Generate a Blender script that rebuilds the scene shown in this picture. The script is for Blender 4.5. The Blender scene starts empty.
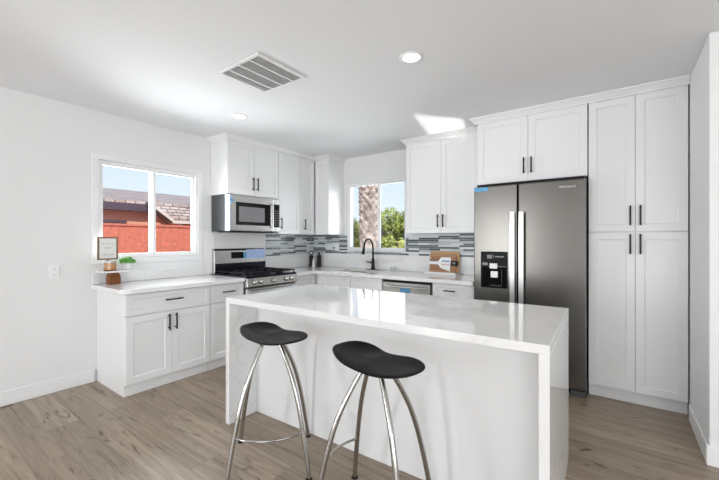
import bpy, bmesh, math, random
from mathutils import Vector, Matrix, noise
R = math.radians
random.seed(7)
S = bpy.context.scene
C = S.collection

# ------------------------------------------------------------------ camera
cd = bpy.data.cameras.new('camera'); cam = bpy.data.objects.new('camera', cd); C.objects.link(cam)
cam.location = (3.99, 0.0, 1.3325); cam.rotation_euler = (R(90), 0, R(36.0))
cd.sensor_width = 36; cd.lens = 355/719*36; cd.clip_start = .02; cd.clip_end = 300
S.camera = cam

# ------------------------------------------------------------------ world, lights, exposure
S.view_settings.view_transform = 'Standard'; S.view_settings.look = 'None'
S.view_settings.gamma = 1; S.view_settings.use_curve_mapping = False
S.view_settings.exposure = -0.17
w = bpy.data.worlds.new('sky'); S.world = w; w.use_nodes = True
nt = w.node_tree; nt.nodes.clear()
tc = nt.nodes.new('ShaderNodeTexCoord'); sp = nt.nodes.new('ShaderNodeSeparateXYZ'); rp = nt.nodes.new('ShaderNodeValToRGB')
bg = nt.nodes.new('ShaderNodeBackground'); wo = nt.nodes.new('ShaderNodeOutputWorld')
nt.links.new(tc.outputs['Generated'], sp.inputs[0]); nt.links.new(sp.outputs['Z'], rp.inputs[0])
nt.links.new(rp.outputs[0], bg.inputs[0]); nt.links.new(bg.outputs[0], wo.inputs[0])
rp.color_ramp.elements[0].position = 0.0; rp.color_ramp.elements[0].color = (.86, .94, 1, 1)
rp.color_ramp.elements[1].position = .6; rp.color_ramp.elements[1].color = (.40, .62, .98, 1)
bg.inputs[1].default_value = 1.25

def light(name, kind, loc, rot, energy, color=(1, 1, 1), **kw):
    l = bpy.data.lights.new(name, kind); o = bpy.data.objects.new(name, l); C.objects.link(o)
    o.location = loc; o.rotation_euler = rot; l.energy = energy; l.color = color
    for k, v in kw.items(): setattr(l, k, v)
    return o
def aim(o, target):
    d = Vector(target)-o.location; o.rotation_euler = d.to_track_quat('-Z', 'Y').to_euler(); return d.normalized()

light('sun', 'SUN', (0, -20, 20), (R(61), 0, R(46)), 4.6, (1, .95, .88), angle=R(.6))
# added fill lamps at assumed unseen living-room openings behind the camera and to its side
light('added_fill_front', 'AREA', (5.7, -4.3, 1.25), (R(110), 0, 0), 140, (.97, .985, 1), shape='RECTANGLE', size=3.0, size_y=2.1)
light('added_fill_entry', 'AREA', (1.15, -4.3, 1.25), (R(118), 0, 0), 105, (.97, .985, 1), shape='RECTANGLE', size=.75, size_y=2.1)
light('added_fill_side', 'AREA', (8.9, -1.2, 1.25), (R(112), 0, R(90)), 110, (.97, .985, 1), shape='RECTANGLE', size=3.6, size_y=2.1)
light('daylight_window_left', 'AREA', (-.16, 1.74, 1.62), (R(98), 0, R(-90)), 46, (.95, .98, 1), shape='RECTANGLE', size=.90, size_y=.86)
light('daylight_window_back', 'AREA', (1.22, 4.40, 1.68), (R(95), 0, R(180)), 14, (.95, .98, 1), shape='RECTANGLE', size=.86, size_y=.85)
# added narrow beams that put bright sun-glint patches on ceiling and cabinet end
g = light('added_ceiling_beam', 'AREA', (5.0, -6.6, .30), (0, 0, 0), 1.0, (1, .99, .96), shape='RECTANGLE', size=.44, size_y=.20, spread=R(.25))
aim(g, (2.43, 3.74, 2.55)); g.rotation_euler.rotate_axis('Z', R(-8))
g = light('added_cabinet_beam', 'AREA', (10.2, -1.9, 1.45), (0, 0, 0), 1.7, (1, .99, .96), shape='RECTANGLE', size=.17, size_y=.60, spread=R(.25))
aim(g, (.62, 4.01, 1.72))

# ------------------------------------------------------------------ materials
def nodes(name):
    m = bpy.data.materials.new(name); m.use_nodes = True; t = m.node_tree
    return m, t, t.nodes['Principled BSDF'], t.nodes, t.links
def mat(name, col, rough=.5, metal=0, bump=0, scale=40, var=0, coat=0, emit=None, es=1, trans=0, stretch=None, spec=None):
    m, t, b, N, L = nodes(name)
    b.inputs['Base Color'].default_value = (*col, 1); b.inputs['Roughness'].default_value = rough
    b.inputs['Metallic'].default_value = metal; b.inputs['Coat Weight'].default_value = coat
    b.inputs['Transmission Weight'].default_value = trans
    if spec is not None: b.inputs['Specular IOR Level'].default_value = spec
    if emit: b.inputs['Emission Color'].default_value = (*emit, 1); b.inputs['Emission Strength'].default_value = es
    if bump or var:
        co = N.new('ShaderNodeTexCoord'); mp = N.new('ShaderNodeMapping'); no = N.new('ShaderNodeTexNoise')
        L.new(co.outputs['Object'], mp.inputs[0]); L.new(mp.outputs[0], no.inputs[0])
        if stretch: mp.inputs['Scale'].default_value = stretch
        no.inputs['Scale'].default_value = scale; no.inputs['Detail'].default_value = 4
        if bump:
            bu = N.new('ShaderNodeBump'); bu.inputs['Strength'].default_value = bump; bu.inputs['Distance'].default_value = .002
            L.new(no.outputs['Fac'], bu.inputs['Height']); L.new(bu.outputs[0], b.inputs['Normal'])
        if var:
            r = N.new('ShaderNodeValToRGB'); L.new(no.outputs['Fac'], r.inputs[0])
            r.color_ramp.elements[0].position = .3; r.color_ramp.elements[1].position = .7
            r.color_ramp.elements[0].color = (*[c*(1-var) for c in col], 1)
            r.color_ramp.elements[1].color = (*[min(1, c*(1+var)) for c in col], 1)
            L.new(r.outputs[0], b.inputs['Base Color'])
    return m
M = {}
M['wall'] = mat('wall_paint', (.80, .805, .81), .7, bump=.12, scale=60)
M['ceil'] = mat('ceiling_paint', (.82, .83, .845), .8, bump=.15, scale=45)
M['trim'] = mat('white_trim', (.84, .845, .85), .35, bump=.02)
M['vinyl'] = mat('white_vinyl', (.88, .885, .89), .3, bump=.01)
M['cab'] = mat('white_cabinet_lacquer', (.80, .805, .81), .32, bump=.02, scale=15)
M['gap'] = mat('shadow_gap_board', (.30, .30, .30), .8, bump=.02)
M['black'] = mat('matte_black_metal', (.008, .008, .009), .38, 0, bump=.02, spec=.25)
M['chrome'] = mat('brushed_nickel_tube', (.46, .45, .435), .14, 1, bump=.02, scale=80)
M['darkplastic'] = mat('dark_plastic', (.007, .007, .008), .35, bump=.01, spec=.25)
M['blackglass'] = mat('black_glass', (.006, .006, .008), .06, bump=.002, spec=.3)
M['enamel'] = mat('black_enamel', (.006, .006, .012), .18, bump=.02, spec=.35)
M['castiron'] = mat('cast_iron', (.008, .008, .012), .5, bump=.2, scale=200, spec=.25)
M['sinksteel'] = mat('sink_satin_steel', (.20, .20, .20), .35, 1, bump=.02)
M['steel'] = mat('brushed_stainless', (.56, .55, .53), .27, 1, var=.05, bump=.04, scale=8, stretch=(40, 40, .6))
M['fridge'] = mat('fridge_stainless', (.165, .158, .148), .27, 1, var=.05, bump=.03, scale=6, stretch=(60, 60, .5))
M['handle'] = mat('satin_aluminium', (.60, .60, .59), .34, 1, bump=.01)
M['greyside'] = mat('grey_painted_steel', (.075, .078, .082), .65, 0, bump=.03, spec=.2)
M['seat'] = mat('black_moulded_seat', (.006, .006, .0065), .24, bump=.05, scale=30, var=.3, spec=.10)
M['film'] = mat('blue_protective_film', (.11, .36, .64), .2, var=.25, scale=30)
M['filmwhite'] = mat('clear_film', (.42, .55, .84), .12, var=.08, scale=20)
M['lamp'] = mat('lamp_lens', (1, 1, 1), .5, emit=(1, .98, .95), es=6, bump=.001)
M['ventdark'] = mat('vent_shade', (.34, .34, .34), .8, bump=.02)
M['oak'] = mat('oak_frame', (.20, .115, .06), .5, var=.3, scale=10, stretch=(1, 1, 6))
M['walnut'] = mat('walnut_block', (.20, .07, .025), .5, var=.25, scale=20, stretch=(1, 6, 1), spec=.2)
M['candle'] = mat('amber_wax', (.44, .22, .085), .3, var=.1, coat=.6)
M['paper'] = mat('printed_card', (.80, .80, .79), .6, var=.02)
M['ink'] = mat('grey_ink', (.30, .30, .31), .6, var=.02)
M['ceramic'] = mat('white_ceramic', (.85, .85, .85), .2, var=.01)
M['soil'] = mat('soil', (.05, .035, .02), .9, var=.3)
M['leaf'] = mat('plant_leaf', (.17, .44, .09), .5, var=.4, scale=30)
M['bamboo'] = mat('bamboo_board', (.50, .29, .13), .4, var=.25, scale=12, stretch=(1, 1, 8))
M['bamboo_dark'] = mat('dark_wood_board', (.32, .15, .07), .4, var=.25, scale=12, stretch=(1, 1, 8))
M['bamboo_edge'] = mat('pale_board_rim', (.62, .42, .22), .35, var=.15, scale=20)
M['label_white'] = mat('label_white', (.85, .85, .85), .4, var=.02)
M['label_blue'] = mat('label_blue', (.12, .2, .5), .4, var=.05)
M['label_red'] = mat('label_red', (.65, .25, .25), .4, var=.05)
M['tray'] = mat('pale_tray', (.78, .78, .78), .15, var=.02)
M['sponge'] = mat('yellow_green_sponge', (.42, .52, .03), .8, bump=.5, scale=200, var=.1)
M['stucco'] = mat('salmon_stucco', (.84, .42, .29), .9, bump=.5, scale=80, var=.08)
M['redwall'] = mat('red_painted_block', (.70, .19, .12), .9, bump=.5, scale=14, var=.18)
M['fascia'] = mat('purple_brown_fascia', (.10, .065, .09), .7, var=.15)
M['soffit'] = mat('cream_fascia', (.74, .66, .58), .7, var=.06)
M['ground'] = mat('dry_ground', (.30, .24, .17), .95, bump=.5, scale=4, var=.25)
M['fence'] = mat('dark_wood_fence', (.07, .05, .045), .8, var=.3, scale=6, stretch=(1, 1, .2))
M['foliage'] = mat('shrub_foliage', (.36, .42, .11), .6, var=.6, scale=5)
M['foliage2'] = mat('pale_shrub_foliage', (.60, .62, .18), .6, var=.4, scale=6)
M['bark'] = mat('shrub_bark', (.10, .07, .05), .9, var=.3)
M['exterior'] = mat('exterior_stucco', (.6, .55, .48), .9, bump=.3, var=.05)
M['frost'] = mat('frosted_glass_cup', (.85, .88, .88), .12, trans=.6, bump=.01)
M['grey_print'] = mat('grey_print', (.16, .16, .17), .3, var=.05)
M['bright_print'] = mat('silver_print', (.62, .60, .58), .3, metal=.3, var=.02)

def glass():
    m, t, b, N, L = nodes('window_glass')
    b.inputs['Base Color'].default_value = (1, 1, 1, 1); b.inputs['Roughness'].default_value = 0
    gl = N.new('ShaderNodeBsdfGlossy'); gl.inputs['Roughness'].default_value = 0
    tr = N.new('ShaderNodeBsdfTransparent'); tr.inputs[0].default_value = (.97, .98, .98, 1)
    fr = N.new('ShaderNodeFresnel'); fr.inputs[0].default_value = 1.3; mx = N.new('ShaderNodeMixShader')
    no = N.new('ShaderNodeTexNoise'); bu = N.new('ShaderNodeBump'); bu.inputs['Strength'].default_value = .01
    L.new(no.outputs['Fac'], bu.inputs['Height']); L.new(bu.outputs[0], gl.inputs['Normal'])
    L.new(fr.outputs[0], mx.inputs[0]); L.new(tr.outputs[0], mx.inputs[1]); L.new(gl.outputs[0], mx.inputs[2])
    L.new(mx.outputs[0], N['Material Output'].inputs[0]); N.remove(b)
    return m
M['glass'] = glass()

def quartz():
    m, t, b, N, L = nodes('white_quartz')
    co = N.new('ShaderNodeTexCoord'); n1 = N.new('ShaderNodeTexNoise'); n1.inputs['Scale'].default_value = 1.3; n1.inputs['Detail'].default_value = 6
    n1.inputs['Distortion'].default_value = 1.4; L.new(co.outputs['Object'], n1.inputs[0])
    ab = N.new('ShaderNodeMath'); ab.operation = 'SUBTRACT'; ab.inputs[1].default_value = .5; L.new(n1.outputs['Fac'], ab.inputs[0])
    a2 = N.new('ShaderNodeMath'); a2.operation = 'ABSOLUTE'; L.new(ab.outputs[0], a2.inputs[0])
    r = N.new('ShaderNodeValToRGB'); L.new(a2.outputs[0], r.inputs[0])
    r.color_ramp.elements[0].position = 0; r.color_ramp.elements[0].color = (.70, .70, .70, 1)
    r.color_ramp.elements[1].position = .014; r.color_ramp.elements[1].color = (.82, .82, .82, 1)
    n2 = N.new('ShaderNodeTexNoise'); n2.inputs['Scale'].default_value = 2.2; L.new(co.outputs['Object'], n2.inputs[0])
    mx = N.new('ShaderNodeMix'); mx.data_type = 'RGBA'; L.new(n2.outputs['Fac'], mx.inputs[0]); L.new(r.outputs[0], mx.inputs[6]); mx.inputs[7].default_value = (.82, .82, .82, 1)
    L.new(mx.outputs[2], b.inputs['Base Color']); b.inputs['Roughness'].default_value = .06; b.inputs['Specular IOR Level'].default_value = .7
    return m
M['quartz'] = quartz()

def brick(name, bw, bh, offset, ramp, mortar, msize, axes, rough=.3, grain=None, sq=1, freq=2, bias=0):
    m, t, b, N, L = nodes(name)
    co = N.new('ShaderNodeTexCoord'); sx = N.new('ShaderNodeSeparateXYZ'); cb = N.new('ShaderNodeCombineXYZ')
    L.new(co.outputs['Object'], sx.inputs[0])
    L.new(sx.outputs[axes[0]], cb.inputs[0]); L.new(sx.outputs[axes[1]], cb.inputs[1])
    br = N.new('ShaderNodeTexBrick'); L.new(cb.outputs[0], br.inputs[0])
    br.inputs['Scale'].default_value = 1; br.inputs['Brick Width'].default_value = bw; br.inputs['Row Height'].default_value = bh
    br.inputs['Mortar Size'].default_value = msize; br.inputs['Mortar Smooth'].default_value = 0; br.inputs['Bias'].default_value = bias
    br.offset = offset; br.offset_frequency = freq; br.squash = sq; br.squash_frequency = 3
    br.inputs['Color1'].default_value = (0, 0, 0, 1); br.inputs['Color2'].default_value = (1, 1, 1, 1); br.inputs['Mortar'].default_value = (.5, .5, .5, 1)
    r = N.new('ShaderNodeValToRGB'); L.new(br.outputs['Color'], r.inputs[0])
    el = r.color_ramp.elements
    while len(el) < len(ramp): el.new(.5)
    for e, (p, c) in zip(el, ramp): e.position = p; e.color = (*c, 1)
    mx = N.new('ShaderNodeMix'); mx.data_type = 'RGBA'; L.new(br.outputs['Fac'], mx.inputs[0]); mx.inputs[7].default_value = (*mortar, 1)
    src = r.outputs[0]
    if grain:
        wv = N.new('ShaderNodeMapping'); wv.inputs['Scale'].default_value = grain; L.new(co.outputs['Object'], wv.inputs[0])
        # shift the grain from board to board
        ad = N.new('ShaderNodeVectorMath'); ad.operation = 'MULTIPLY_ADD'; L.new(br.outputs['Color'], ad.inputs[0]); ad.inputs[1].default_value = (37, 19, 11); L.new(wv.outputs[0], ad.inputs[2])
        n = N.new('ShaderNodeTexNoise'); n.inputs['Scale'].default_value = 1; n.inputs['Detail'].default_value = 9; n.inputs['Distortion'].default_value = 1.5; n.inputs['Roughness'].default_value = .70
        L.new(ad.outputs[0], n.inputs[0])
        g = N.new('ShaderNodeValToRGB'); L.new(n.outputs['Fac'], g.inputs[0])
        e = g.color_ramp.elements; e[0].position = .30; e[0].color = (.30, .26, .22, 1); e[1].position = .60; e[1].color = (1.0, 1.0, 1.0, 1)
        k = e.new(.42); k.color = (.74, .71, .68, 1)
        # knots
        vo = N.new('ShaderNodeTexNoise'); vo.inputs['Scale'].default_value = 1; vo.inputs['Detail'].default_value = 5; vo.inputs['Distortion'].default_value = 1.6
        m3 = N.new('ShaderNodeMapping'); m3.inputs['Scale'].default_value = (3.2, 9, 1); L.new(co.outputs['Object'], m3.inputs[0]); L.new(m3.outputs[0], vo.inputs[0])
        kr = N.new('ShaderNodeValToRGB'); L.new(vo.outputs['Fac'], kr.inputs[0])
        kr.color_ramp.elements[0].position = .27; kr.color_ramp.elements[0].color = (.20, .15, .11, 1)
        kr.color_ramp.elements[1].position = .38; kr.color_ramp.elements[1].color = (1, 1, 1, 1)
        a = N.new('ShaderNodeMix'); a.data_type = 'RGBA'; a.blend_type = 'MULTIPLY'; a.inputs[0].default_value = 1
        L.new(src, a.inputs[6]); L.new(g.outputs[0], a.inputs[7])
        c2 = N.new('ShaderNodeMix'); c2.data_type = 'RGBA'; c2.blend_type = 'MULTIPLY'; c2.inputs[0].default_value = .9
        L.new(a.outputs[2], c2.inputs[6]); L.new(kr.outputs[0], c2.inputs[7]); src = c2.outputs[2]
    L.new(src, mx.inputs[6]); L.new(mx.outputs[2], b.inputs['Base Color']); b.inputs['Roughness'].default_value = rough
    return m
M['floor'] = brick('oak_plank_floor', 1.22, .182, .37, [(0, (.32, .255, .19)), (.5, (.365, .292, .218)), (1, (.42, .34, .258))], (.19, .145, .105), .0013, 'XY', .38, grain=(1.1, 20, 1))
TR = [(0, (.07, .09, .095)), (.22, (.50, .54, .56)), (.40, (.13, .145, .15)), (.55, (.66, .70, .72)), (.72, (.20, .25, .26)), (.84, (.74, .77, .78))]
M['tile_back'] = brick('linear_mosaic_back', .27, .0235, .31, TR, (.60, .60, .60), .0012, 'XZ', .15, sq=.55, freq=3)
M['tile_left'] = brick('linear_mosaic_left', .27, .0235, .31, TR, (.60, .60, .60), .0012, 'YZ', .15, sq=.55, freq=3)
for k in ('tile_back', 'tile_left'):
    for n in M[k].node_tree.nodes:
        if n.type == 'VALTORGB': n.color_ramp.interpolation = 'CONSTANT'
M['shingle'] = brick('roof_shingle', .22, .085, .5, [(0, (.46, .33, .28)), (.5, (.58, .44, .38)), (1, (.70, .56, .50))], (.16, .11, .09), .012, 'YX', .9)

# ------------------------------------------------------------------ geometry helpers
def obj(name, bm, m, parent=None, bevel=0, smooth=False, seg=1, loc=None):
    me = bpy.data.meshes.new(name); bmesh.ops.recalc_face_normals(bm, faces=bm.faces); bm.to_mesh(me); bm.free()
    o = bpy.data.objects.new(name, me); C.objects.link(o)
    me.materials.append(m if not isinstance(m, str) else M[m])
    if smooth:
        for p in me.polygons: p.use_smooth = True
    if bevel:
        b = o.modifiers.new('bevel', 'BEVEL'); b.width = bevel; b.segments = seg; b.limit_method = 'ANGLE'; b.angle_limit = R(40)
    if parent: o.parent = parent
    if loc: o.location = loc
    return o
def box(bm, x0, x1, y0, y1, z0, z1):
    v = [bm.verts.new((x, y, z)) for x in (x0, x1) for y in (y0, y1) for z in (z0, z1)]
    for f in ((0, 1, 3, 2), (4, 6, 7, 5), (0, 4, 5, 1), (2, 3, 7, 6), (0, 2, 6, 4), (1, 5, 7, 3)): bm.faces.new([v[i] for i in f])
    return bm
def B(*a):
    bm = bmesh.new()
    for k in range(0, len(a), 6): box(bm, *a[k:k+6])
    return bm
def prism(pts, z0, z1, bm=None):
    bm = bm or bmesh.new()
    lo = [bm.verts.new((x, y, z0)) for x, y in pts]; hi = [bm.verts.new((x, y, z1)) for x, y in pts]
    n = len(pts); bm.faces.new(lo[::-1]); bm.faces.new(hi)
    for i in range(n): bm.faces.new((lo[i], lo[(i+1) % n], hi[(i+1) % n], hi[i]))
    return bm
def extr(pts, axis, a, b, bm=None):
    """polygon pts in the two other axes, extruded from a to b along axis"""
    bm = bm or bmesh.new()
    def V(p, t): return {'x': (t, p[0], p[1]), 'y': (p[0], t, p[1]), 'z': (p[0], p[1], t)}[axis]
    lo = [bm.verts.new(V(p, a)) for p in pts]; hi = [bm.verts.new(V(p, b)) for p in pts]
    n = len(pts); bm.faces.new(lo); bm.faces.new(hi)
    for i in range(n): bm.faces.new((lo[i], lo[(i+1) % n], hi[(i+1) % n], hi[i]))
    return bm
def lathe(prof, n=32, c=(0, 0), bm=None):
    bm = bm or bmesh.new(); rings = []
    for r, z in prof:
        if r < 1e-6: rings.append([bm.verts.new((c[0], c[1], z))])
        else: rings.append([bm.verts.new((c[0]+r*math.cos(2*math.pi*i/n), c[1]+r*math.sin(2*math.pi*i/n), z)) for i in range(n)])
    for a, b in zip(rings, rings[1:]):
        for i in range(n):
            j = (i+1) % n
            if len(a) == 1 and len(b) == 1: continue
            if len(a) == 1: bm.faces.new((a[0], b[i], b[j]))
            elif len(b) == 1: bm.faces.new((a[i], a[j], b[0]))
            else: bm.faces.new((a[i], a[j], b[j], b[i]))
    return bm
def spline(P, n=6):
    P = [Vector(p) for p in P]; out = []
    for i in range(len(P)-1):
        p0 = P[max(i-1, 0)]; p1 = P[i]; p2 = P[i+1]; p3 = P[min(i+2, len(P)-1)]
        for k in range(n):
            t = k/n; out.append(.5*((2*p1)+(-p0+p2)*t+(2*p0-5*p1+4*p2-p3)*t*t+(-p0+3*p1-3*p2+p3)*t**3))
    out.append(P[-1]); return out
def tube(P, r, n=14, bm=None):
    bm = bm or bmesh.new(); P = [Vector(p) for p in P]; rings = []; up = None
    for i, p in enumerate(P):
        d = (P[min(i+1, len(P)-1)]-P[max(i-1, 0)]).normalized()
        if up is None: up = Vector((0, 0, 1)) if abs(d.z) < .9 else Vector((1, 0, 0))
        s = d.cross(up).normalized(); up = s.cross(d).normalized()
        rr = r if not callable(r) else r(i/(len(P)-1))
        rings.append([bm.verts.new(p+rr*(math.cos(2*math.pi*k/n)*s+math.sin(2*math.pi*k/n)*up)) for k in range(n)])
    for a, b in zip(rings, rings[1:]):
        for k in range(n): bm.faces.new((a[k], a[(k+1) % n], b[(k+1) % n], b[k]))
    bm.faces.new(rings[0]); bm.faces.new(rings[-1][::-1]); return bm
def rrect(x0, x1, y0, y1, r, n=6, corners=(1, 1, 1, 1)):
    pts = []
    for (cx, cy, a, k) in ((x1-r, y1-r, 0, 0), (x0+r, y1-r, 90, 1), (x0+r, y0+r, 180, 2), (x1-r, y0+r, 270, 3)):
        if corners[k]:
            for i in range(n+1): pts.append((cx+r*math.cos(R(a+90*i/n)), cy+r*math.sin(R(a+90*i/n))))
        else: pts.append(((x1, y1), (x0, y1), (x0, y0), (x1, y0))[k])
    return pts
def tag(o, label, cat, group=None, kind=None):
    if label: o['label'] = label
    if cat: o['category'] = cat
    if group: o['group'] = group
    if kind: o['kind'] = kind
    return o
def thing(name, label, cat, loc=(0, 0, 0), rz=0, group=None):
    o = bpy.data.objects.new(name, None); C.objects.link(o); o.empty_display_size = .1
    o.location = loc; o.rotation_euler = (0, 0, R(rz)); return tag(o, label, cat, group)
def struct(name, bm, m, bevel=0):
    o = obj(name, bm, m, None, bevel); o['kind'] = 'structure'; return o

# ------------------------------------------------------------------ room shell
H = 2.56; YB = 4.23; XR = 4.43; X9 = 8.8; Y0 = -4.2
W1 = (1.270, 2.256, 1.155, 2.100)   # left window opening: y0 y1 z0 z1
W2 = (.690, 1.688, 1.178, 2.170)     # back window opening: x0 x1 z0 z1
struct('floor', B(0, X9, Y0, YB, -.1, 0), 'floor')
struct('ceiling', B(-.15, X9+.15, Y0-.15, YB+.15, H, H+.15), 'ceil')
struct('wall_left', B(-.15, 0, Y0, W1[0], 0, H, -.15, 0, W1[1], YB+.15, 0, H, -.15, 0, W1[0], W1[1], 0, W1[2], -.15, 0, W1[0], W1[1], W1[3], H), 'wall')
struct('wall_back', B(0, W2[0], YB, YB+.15, 0, H, W2[1], XR+.12, YB, YB+.15, 0, H, W2[0], W2[1], YB, YB+.15, 0, W2[2], W2[0], W2[1], YB, YB+.15, W2[3], H), 'wall')
struct('wall_right', B(XR, XR+.12, 2.92, YB, 0, H, XR+.12, X9, 2.92, 3.04, 0, H), 'wall', .004)
struct('wall_side', B(X9, X9+.15, 1.0, 3.12, 0, H, X9, X9+.15, Y0, -3.3, 0, H, X9, X9+.15, -3.3, 1.0, 2.3, H), 'wall')
struct('wall_front', B(-.15, .75, Y0-.15, Y0, 0, H, 1.55, 4.2, Y0-.15, Y0, 0, H, 7.2, X9+.15, Y0-.15, Y0, 0, H, .75, 1.55, Y0-.15, Y0, 2.3, H, 4.2, 7.2, Y0-.15, Y0, 2.3, H), 'wall')
struct('baseboard_left', B(0, .014, Y0, 1.238, 0, .118), 'trim', .004)
struct('baseboard_right', B(XR-.014, XR, 2.92, 3.555, 0, .118, XR-.014, X9, 2.906, 2.92, 0, .118), 'trim', .004)
struct('baseboard_front', B(1.55, 4.2, Y0, Y0+.014, 0, .118), 'trim', .004)

def window(name, along, o0, o1, z0, z1, wallpos, inward, depth, latch_z, mid, casing):
    """sliding window: along='y' in the left wall, along='x' in the back wall"""
    def bb(*a):      # a: u0,u1,d0,d1,z0,z1   d measured from the inner wall face outwards
        bm = bmesh.new()
        for k in range(0, len(a), 6):
            u0, u1, d0, d1, q0, q1 = a[k:k+6]
            p, q = wallpos-inward*d0, wallpos-inward*d1; p, q = min(p, q), max(p, q)
            if along == 'y': box(bm, p, q, u0, u1, q0, q1)
            else: box(bm, u0, u1, p, q, q0, q1)
        return bm
    def ring(u0, u1, q0, q1, d0, d1, t): return bb(u0, u1, d0, d1, q0, q0+t, u0, u1, d0, d1, q1-t, q1, u0, u0+t, d0, d1, q0+t, q1-t, u1-t, u1, d0, d1, q0+t, q1-t)
    root = bpy.data.objects.new(name, None); C.objects.link(root); root['kind'] = 'structure'
    root['label'] = {'y': 'white two-pane sliding window in the left wall above the counter', 'x': 'white two-pane sliding window in the back wall above the sink'}[along]
    obj('window_frame', ring(o0+.001, o1-.001, z0+.001, z1-.001, .008, .075, .022), 'vinyl', root, .002)
    obj('window_sash', ring(o0+.018, mid+.027, z0+.018, z1-.018, .018, .040, .026), 'vinyl', root, .002)
    obj('window_sash', ring(mid-.027, o1-.018, z0+.018, z1-.018, .042, .064, .026), 'vinyl', root, .002)
    obj('window_pane', bb(o0+.03, mid+.01, .027, .031, z0+.03, z1-.03), 'glass', root)
    obj('window_pane', bb(mid-.01, o1-.03, .051, .055, z0+.03, z1-.03), 'glass', root)
    obj('window_latch', bb(mid-.012, mid+.016, .004, .0175, latch_z-.04, latch_z+.04), 'vinyl', root, .004)
    if casing:
        c = casing
        obj('window_casing', bb(o0-c, o1+c, -.012, 0, z1, z1+c, o0-c, o1+c, -.012, 0, z0-c, z0, o0-c, o0, -.012, 0, z0, z1, o1, o1+c, -.012, 0, z0, z1), 'trim', root, .003)
    return root
window('window_1', 'y', *W1, 0, 1, 0, 1.66, 1.772, .055)
window('window_2', 'x', *W2, YB, -1, 0, 1.72, 1.238, 0)
struct('window_sill_back', B(W2[0], W2[1], YB-.012, YB+.05, W2[2]-.016, W2[2]), 'trim', .003).name = 'trim_1'

# ------------------------------------------------------------------ backsplash
def slab(label, *a): tag(obj('quartz_backsplash', B(*a), 'quartz', None, .0015), label, 'backsplash')
slab('low white quartz curb along the counter under the left window', .001, .020, 1.215, 2.318, .917, 1.02)
slab('tall white quartz slab on the wall behind the gas range', .001, .018, 2.32, 3.238, .917, 1.432)
slab('white quartz splashback strip in the corner right of the gas range', .001, .018, 3.24, YB-.020, .917, 1.105)
slab('long white quartz splashback strip behind the sink and cutting boards', .001, 2.822, YB-.018, YB-.001, .917, 1.125)
ml = obj('mosaic_tile_band', B(.001, .011, 3.24, YB-.019, 1.107, 1.407), 'tile_left'); tag(ml, 'strip of linear grey and white mosaic tile on the left wall beside the range', 'tile')
mb = obj('mosaic_tile_band', B(.001, W2[0]-.002, YB-.011, YB-.001, 1.127, 1.407, W2[0]-.002, W2[1]+.002, YB-.011, YB-.001, 1.127, W2[2]-.018, W2[1]+.002, 2.822, YB-.011, YB-.001, 1.127, 1.407), 'tile_back')
tag(mb, 'strip of linear grey and white mosaic tile on the back wall under the sink window', 'tile')

# ------------------------------------------------------------------ cabinets (local: x along wall, -y to the room)
def shaker(w, h, t=.02, st=.057, dep=.008):
    """panel with front at y=-t, origin lower left back"""
    bm = bmesh.new(); st = min(st, w*.28, h*.3)
    def q(x0, x1, z0, z1, y): return [bm.verts.new(p) for p in ((x0, y, z0), (x1, y, z0), (x1, y, z1), (x0, y, z1))]
    a = q(0, w, 0, h, 0); b = q(0, w, 0, h, -t); c = q(st, w-st, st, h-st, -t); d = q(st+.003, w-st-.003, st+.003, h-st-.003, -t+dep)
    bm.faces.new(a); bm.faces.new(d)
    for u, v in ((a, b), (b, c), (c, d)):
        for i in range(4): bm.faces.new((u[i], u[(i+1) % 4], v[(i+1) % 4], v[i]))
    return bm
def pull(parent, x, z, L, vertical=True):
    bm = bmesh.new(); y = -.020; a = L/2-.02
    if vertical:
        box(bm, x-.006, x+.006, y-.036, y-.024, z-L/2, z+L/2)
        for s in (-a, a): box(bm, x-.005, x+.005, y-.026, y+.0005, z+s-.005, z+s+.005)
    else:
        box(bm, x-L/2, x+L/2, y-.036, y-.024, z-.006, z+.006)
        for s in (-a, a): box(bm, x+s-.005, x+s+.005, y-.026, y+.0005, z-.005, z+.005)
    return obj('handle', bm, 'black', parent, .002)
G = .0015
def cabinet(name, label, x, w, z0, z1, depth, fronts, wall, toe=False, group=None, open_top=None):
    """fronts: list of (kind, x0, x1, z0, z1, handle) with handle=(hx,hz,len,vertical) absolute in cabinet coords"""
    loc, rz = ((0, x, 0), 90) if wall == 'left' else ((x, YB, 0), 0)
    t = thing(name, label, 'cabinet', loc, rz, group)
    zb = z0+(.105 if toe else 0)
    if open_top: obj('carcass', B(G, w-G, -(depth-.021), -.003, zb, open_top, G, w-G, -(depth-.021), -(depth-.045), open_top, z1, G, .02, -(depth-.045), -.003, open_top, z1, w-.02, w-G, -(depth-.045), -.003, open_top, z1), 'cab', t)
    else: obj('carcass', B(G, w-G, -(depth-.021), -.003, zb, z1), 'cab', t, .0015)
    if toe: obj('toe_kick', B(G+.0, w-G, -(depth-.045), -.02, 0.001, zb-.0005), 'cab', t, .001)
    for kind, a, b, c, d, hd in fronts:
        f = obj(kind, shaker(b-a, d-c, st=.057 if kind == 'door' else .04), 'cab', t, .0012, loc=(a, -(depth-.0205), c))
        if hd: pull(f, hd[0]-a, hd[1]-c, hd[2], hd[3])
    return t
def pair(w, z0, z1, hz, L=.15, g=.003):
    m = w/2
    return [('door', g, m-g/2, z0, z1, (m-.032, hz, L, True)), ('door', m+g/2, w-g, z0, z1, (m+.032, hz, L, True))]
bt, dt, db = .86, .69, .678     # base: top of drawer front, bottom of it, top of doors
d_ = .66
cabinet('base_cabinet', 'wide white base cabinet with one drawer over two doors under the left window', 1.254, .763, 0, .874, d_,
        [('drawer_front', .003, .760, dt, bt+.008, (.395, .79, .16, False))]+pair(.763, .108, db, .585), 'left', True)
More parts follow.
